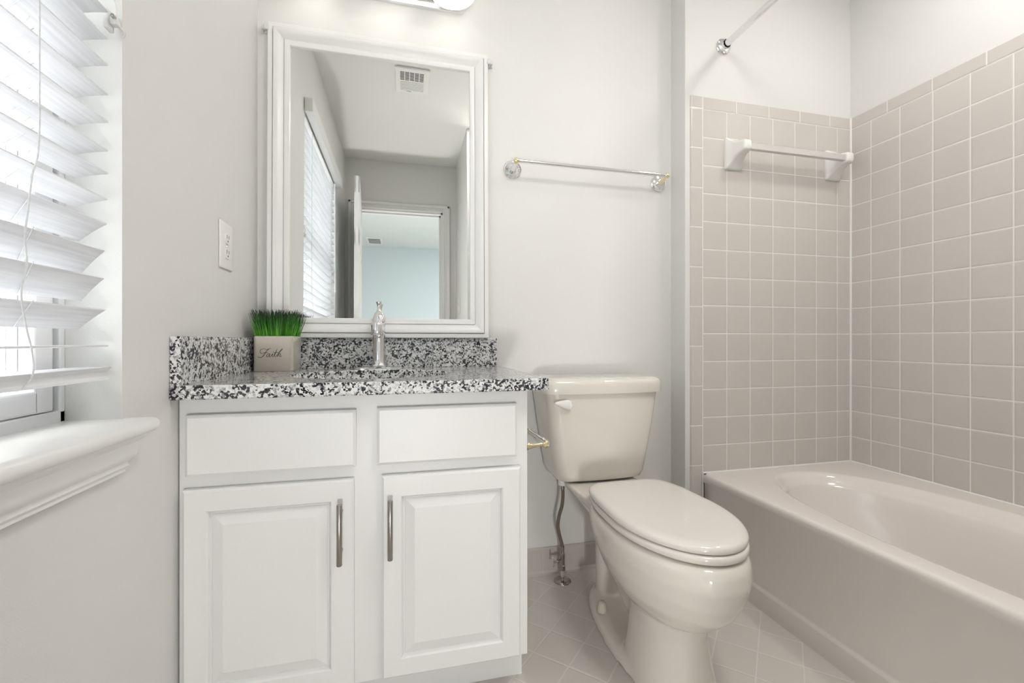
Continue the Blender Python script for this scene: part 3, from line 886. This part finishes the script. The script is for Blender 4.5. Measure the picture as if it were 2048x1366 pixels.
# ------------------------------------------------------------------ toilet
TX = .677
to = thing('toilet', 'bone-coloured two-piece toilet with closed lid between vanity and tub', 'toilet', (TX, 1.20, 0))
def egg(z, yf, yb, hw, ym=None, eb=2.6, ef=2.0, n=64, cx=TX, tp_=0):
    ym = ym if ym is not None else yf + (yb - yf) * .55
    out = []
    for k in range(n):
        t = 2 * PI * k / n
        c, s = math.cos(t), math.sin(t)
        if s >= 0:
            e_ = eb; y = ym + (yb - ym) * abs(s) ** (2 / e_)
        else:
            e_ = ef; y = ym - (ym - yf) * abs(s) ** (2 / e_)
        w_ = hw * (1 - tp_ * max(0, (y - ym) / (yb - ym)) ** 1.8)
        out.append((cx + w_ * math.copysign(abs(c) ** (2 / e_), c), y, z))
    return out
bm = NB()
# bowl
loft(bm, [egg(.160, .985, 1.17, .050), egg(.182, .930, 1.20, .082), egg(.212, .876, 1.235, .110), egg(.250, .836, 1.265, .133), egg(.297, .808, 1.29, .151), egg(.340, .798, 1.305, .161), egg(.372, .803, 1.315, .163), egg(.386, .812, 1.318, .158), egg(.390, .822, 1.32, .150)])
# pedestal column under the front of the bowl
loft(bm, [egg(.0, .905, 1.150, .105, 1.05, 3, 2.4), egg(.03, .908, 1.150, .100, 1.05, 3, 2.3), egg(.09, .918, 1.148, .088, 1.05, 3, 2.2), egg(.15, .922, 1.148, .080, 1.05, 3), egg(.19, .915, 1.16, .086, 1.05), egg(.23, .888, 1.20, .104, 1.05)])
# foot slab
loft(bm, [egg(.0, .905, 1.472, .113, 1.16, 2.0, 2.4), egg(.018, .907, 1.466, .110, 1.16, 2.0, 2.4), egg(.027, .912, 1.456, .102, 1.16, 2.0, 2.4), egg(.031, .93, 1.43, .085, 1.16, 2.0, 2.4)])
# trapway
tw = smoothpts([(TX, 1.10, .10), (TX, 1.18, .11), (TX, 1.25, .15), (TX, 1.315, .225), (TX, 1.365, .245), (TX, 1.395, .20), (TX, 1.398, .10), (TX, 1.395, .01)], 4)
tube(bm, tw, [.050 - .008 * min(1, i / 20) for i in range(len(tw))], 20)
# rear deck under the tank
loft(bm, [egg(.250, 1.18, 1.42, .060, 1.30, 3, 3), egg(.300, 1.18, 1.45, .078, 1.30, 3, 3), egg(.340, 1.18, 1.50, .105, 1.32, 3.2, 3), egg(.366, 1.18, 1.54, .128, 1.40, 3.5, 3), egg(.380, 1.18, 1.545, .133, 1.40, 4, 3), egg(.388, 1.185, 1.54, .129, 1.40, 4, 3)])
bw = obj('bowl', bm, M['china'], to)
md = bw.modifiers.new('join', 'REMESH'); md.mode = 'VOXEL'; md.voxel_size = .004; md.use_smooth_shade = True
md = bw.modifiers.new('soften', 'SMOOTH'); md.factor = .5; md.iterations = 22
for s in (-1, 1):
    bm = NB(); lathe(bm, [(.0165, 0), (.016, .006), (.0135, .020), (.012, .027), (.008, .0315), (.0001, .0325)], (TX + s * .074, 1.287, .030), n=24)
    obj('bolt_cap', bm, M['cap'], to, smooth=50)
# seat ring and lid
bm = NB()
def seg_(zz, g_, yb=1.292): return egg(zz, .815 + g_, yb - g_, .158 - g_, 1.06, 5.5, 2.0, cx=TX + .003, tp_=.13)
loft(bm, [seg_(.393, .006), seg_(.396, .002), seg_(.402, 0), seg_(.408, .001), seg_(.412, .004)])
obj('seat', bm, M['seat'], to, smooth=60)
bm = NB()
def lg(zz, g_, yb=1.302): return egg(zz, .820 + g_, yb - g_, .158 - g_, 1.06, 6.0, 2.0, cx=TX + .004, tp_=.13)
loft(bm, [lg(.4145, .005), lg(.416, .002), lg(.421, 0), lg(.427, .001), lg(.4315, .005), lg(.4345, .013), lg(.4355, .030), lg(.4365, .07), lg(.4370, .12)])
obj('lid', bm, M['seat'], to, smooth=60)
for s in (-1, 1):
    obj('hinge', tube(NB(), [(TX + s * .06 - .02, 1.303, .412), (TX + s * .06 + .02, 1.303, .412)], .010, 14), M['seat'], to, smooth=50)
# tank
bm = NB()
def tank(z, hw, yf, bow=.016, r=.035, yb=1.592):
    """straight sides, rounded corners, bowed front"""
    pts = []
    n = 10
    x0, x1 = TX - hw - .004, TX + hw - .004
    for k in range(7):
        a = math.radians(180 + k * 15); pts.append((x0 + r + r * math.cos(a), yf + r + r * math.sin(a)))
    for k in range(1, n):
        pts.append((x0 + r + (x1 - x0 - 2 * r) * k / n, yf))
    for k in range(7):
        a = math.radians(270 + k * 15); pts.append((x1 - r + r * math.cos(a), yf + r + r * math.sin(a)))
    rb = .012
    for k in range(4):
        a = math.radians(0 + k * 30); pts.append((x1 - rb + rb * math.cos(a), yb - rb + rb * math.sin(a)))
    for k in range(4):
        a = math.radians(90 + k * 30); pts.append((x0 + rb + rb * math.cos(a), yb - rb + rb * math.sin(a)))
    xm = (x0 + x1) / 2
    return [(x, y - bow * max(0, 1 - ((x - xm) / hw) ** 2) * max(0, min(1, (yb - y) / (yb - yf))), z) for x, y in pts]
loft(bm, [tank(.388, .135, 1.46, .010, .03, 1.575), tank(.391, .148, 1.445, .012, .03, 1.583), tank(.400, .160, 1.430, .014, .035), tank(.418, .1665, 1.424, .016), tank(.50, .181, 1.418, .018), tank(.60, .197, 1.412, .020), tank(.703, .211, 1.408, .022)])
tk = obj('tank', bm, M['china'], to, smooth=50)
bm = NB()
def lidr(z, g_): return tank(z, .2225 - g_, 1.396 + g_, .022, .035, 1.596 - g_ * .3)
loft(bm, [lidr(.700, .004), lidr(.701, .001), lidr(.706, 0), lidr(.732, 0), lidr(.741, .002), lidr(.748, .008), lidr(.7515, .018), lidr(.753, .034)])
obj('tank_lid', bm, M['china'], to, smooth=60)
bm = NB()
hx, hy, hz = .5450, 1.405, .663
rings = []
for i in range(13):
    s = i / 12
    x = hx - .064 * s
    hh = (.0195 * math.sqrt(max(0, 1 - ((s - .18) / .84) ** 2)) if s > .18 else .0195 * math.sqrt(max(.02, 1 - ((.18 - s) / .2) ** 2))) * (1 - .45 * s)
    zc_ = hz + .010 * s ** .8
    rings.append([(x, hy - .012 - .008 * s + .0075 * math.cos(t) * (hh / .0175) ** .5, zc_ + hh * math.sin(t)) for t in [2 * PI * k / 16 for k in range(16)]])
loft(bm, rings)
lathe(bm, [(.011, 0), (.010, .014)], (hx - .010, hy, hz), (0, -1, 0), 16)
obj('flush_lever', bm, M['white_ceramic'], to, smooth=60)

# water supply
su = thing('supply_valve', 'chrome shut-off valve and dark braided hose beneath the left of the tank', 'water supply', (.562, 1.534, 0))
vx, vy = .562, 1.534
bm = NB(); lathe(bm, [(.032, 0), (.031, .003), (.024, .007), (.012, .010), (.008, .011)], (vx, vy, 0), n=32)
obj('escutcheon', bm, M['darkchrome'], su, smooth=50)
bm = NB(); lathe(bm, [(.0068, .008), (.0068, .045)], (vx, vy, 0), n=16); 
obj('stub_pipe', bm, M['chrome'], su, smooth=50)
bm = NB(); lathe(bm, [(.0001, .040), (.0108, .041), (.0108, .058), (.009, .060), (.009, .088), (.0095, .089), (.0095, .100), (.007, .102), (.006, .115), (.0001, .116)], (vx, vy, 0), n=16)
tube(bm, [(vx, vy, .075), (vx - .020, vy - .002, .075)], .0075, 12)
vb = obj('valve_body', bm, M['darkchrome'], su, smooth=40)
bm = NB(); tube(bm, [(vx - .018, vy - .002, .075), (vx - .034, vy - .003, .075)], .0035, 8)
lathe(bm, [(.0001, 0), (.005, .0005), (.013, .001), (.0135, .003), (.013, .005), (.0001, .006)], (vx - .034, vy - .003, .075), (-1, 0, 0), 18)
for v in bm.verts:
    if v.co.x < vx - .033: v.co.y = vy - .003 + (v.co.y - vy + .003) * .55; v.co.z = .075 + (v.co.z - .075) * 1.35
obj('valve_handle', bm, M['chrome'], vb, smooth=40)
bm = NB(); hp = smoothpts([(vx, vy, .112), (vx - .002, vy, .135), (vx - .010, vy, .165), (vx - .019, vy - .004, .205), (vx - .016, vy - .010, .245), (vx - .008, vy - .018, .285), (vx - .006, vy - .022, .325), (vx - .008, vy - .024, .352)], 5)
tube(bm, hp, .0062, 12)
obj('flexible_hose', bm, M['hose'], su, smooth=60)
obj('hose_ferrule', lathe(NB(), [(.0075, 0), (.0075, .016)], (vx - .008, vy - .024, .344), n=14), M['darkchrome'], su, smooth=40)
obj('hose_ferrule', lathe(NB(), [(.0072, 0), (.0072, .014)], (vx, vy, .112), n=14), M['darkchrome'], su, smooth=40)
bm = NB(); lathe(bm, [(.0001, .360), (.0155, .360), (.0165, .364), (.0165, .385), (.0135, .390), (.0001, .391)], (vx - .008, vy - .024, 0), n=8)
obj('coupling_nut', bm, M['plate'], su)

# ------------------------------------------------------------------ bathtub
tu = thing('bathtub', 'bone-coloured alcove bathtub with oval basin along the right wall', 'bathtub', (1.49, .74, 0))
TX0, TX1, TY0, TY1 = 1.129, XR - .001, .071, YT - .0005
SXT, SYT = (1.205 + 1.768) / 2, .785
def basin_ring(z, i, e_=2.35, yo=0, n=None):
    out = []
    for t in bang:
        c, s = math.cos(t), math.sin(t)
        hx_ = (1.768 - 1.205) / 2 - i; hy_ = .645 - i - yo
        k = (abs(c / hx_) ** e_ + abs(s / hy_) ** e_) ** (-1 / e_)
        out.append((SXT + k * c, SYT + k * s, z))
    return out
bang = [2 * PI * k / 128 for k in range(128)]
for cx_, cy_ in ((TX0, TY0), (TX1, TY0), (TX1, TY1), (TX0, TY1)): bang.append(math.atan2(cy_ - SYT, cx_ - SXT) % (2 * PI))
bang = sorted(set(round(a, 6) for a in bang))
def tub_rect(z, i, il=None): return [(*rectpt(SXT, SYT, t, TX0 + (il if il is not None else i), TX1, TY0, TY1), z) for t in bang]
bm = NB()
rings = [tub_rect(.0, .0, 0), tub_rect(.060, 0, 0), tub_rect(.064, 0, .001), tub_rect(.068, 0, .007), tub_rect(.074, 0, .009), tub_rect(.20, 0, .007), tub_rect(.325, 0, .004), tub_rect(.335, 0, .001), tub_rect(.350, 0, .000), tub_rect(.358, 0, .003), tub_rect(.362, 0, .008), tub_rect(.3632, 0, .016),
         basin_ring(.3630, -.012), basin_ring(.362, -.004), basin_ring(.358, .004), basin_ring(.350, .012), basin_ring(.338, .020), basin_ring(.331, .026), basin_ring(.327, .031), basin_ring(.320, .036), basin_ring(.28, .046), basin_ring(.18, .066, yo=.05), basin_ring(.10, .090, yo=.09), basin_ring(.065, .125, yo=.12), basin_ring(.052, .17, yo=.15), basin_ring(.050, .24, yo=.2)]
loft(bm, rings, True, True)
obj('tub_shell', bm, M['tub'], tu, smooth=50)
bm = NB(); lathe(bm, [(.0001, .004), (.03, .004), (.034, 0)], (SXT, .25, .051), n=24)
obj('drain', bm, M['chrome'], tu, smooth=40)

# shower towel bar: ceramic posts with a translucent bar
sb = thing('shower_towel_bar', 'white ceramic towel bar with a translucent bar on the shower tiles', 'towel bar', (1.51, YT, 1.62))
for x0, in ((1.229,), (1.720,)):
    x1 = x0 + .076
    xc = (x0 + x1) / 2
    bm = NB()
    rings = []
    # stations from wall outwards: half width, z low, z high
    for d, hw, z0, z1, r in ((0, .038, 1.557, 1.680, .006), (.008, .038, 1.557, 1.680, .006), (.013, .035, 1.561, 1.677, .006), (.022, .030, 1.573, 1.668, .008), (.036, .026, 1.588, 1.657, .009), (.054, .022, 1.599, 1.650, .009), (.074, .020, 1.604, 1.647, .008), (.082, .018, 1.607, 1.645, .008), (.086, .013, 1.612, 1.640, .007)):
        pts = []
        for cx_, cz_, a0 in ((xc + hw - r, z1 - r, 0), (xc - hw + r, z1 - r, 90), (xc - hw + r, z0 + r, 180), (xc + hw - r, z0 + r, 270)):
            for k in range(5):
                a = math.radians(a0 + k * 22.5); pts.append((cx_ + r * math.cos(a), YT - d, cz_ + r * math.sin(a)))
        rings.append(pts)
    loft(bm, rings)
    obj('ceramic_post', bm, M['white_ceramic'], sb, smooth=45)
bm = B(1.275, 1.752, YT - .080, YT - .062, 1.612, 1.636, bev=.002)
obj('bar', bm, M['acrylic'], sb)

# curtain rod
cr_ = thing('shower_curtain_rod', 'chrome shower curtain rod fixed high on the tub wall', 'curtain rod', (1.228, YT, 2.045))
bm = NB(); lathe(bm, [(.034, 0), (.034, .003), (.031, .008), (.022, .013), (.017, .015), (.017, .024)], (1.228, YT + .006, 2.045), (0, -1, 0), 36)
for a in (-90, 30, 150):
    lathe(bm, [(.0055, .008), (.0055, .0105), (.0001, .011)], (1.228 + .025 * math.cos(math.radians(a)), YT + .006, 2.045 + .025 * math.sin(math.radians(a))), (0, -1, 0), 10)
obj('mounting_flange', bm, M['chrome'], cr_, smooth=35)
bm = NB(); tube(bm, [(1.228, YT - .002, 2.045), (1.228, .07, 2.045)], .0127, 24)
obj('rod', bm, M['chrome'], cr_, smooth=60)
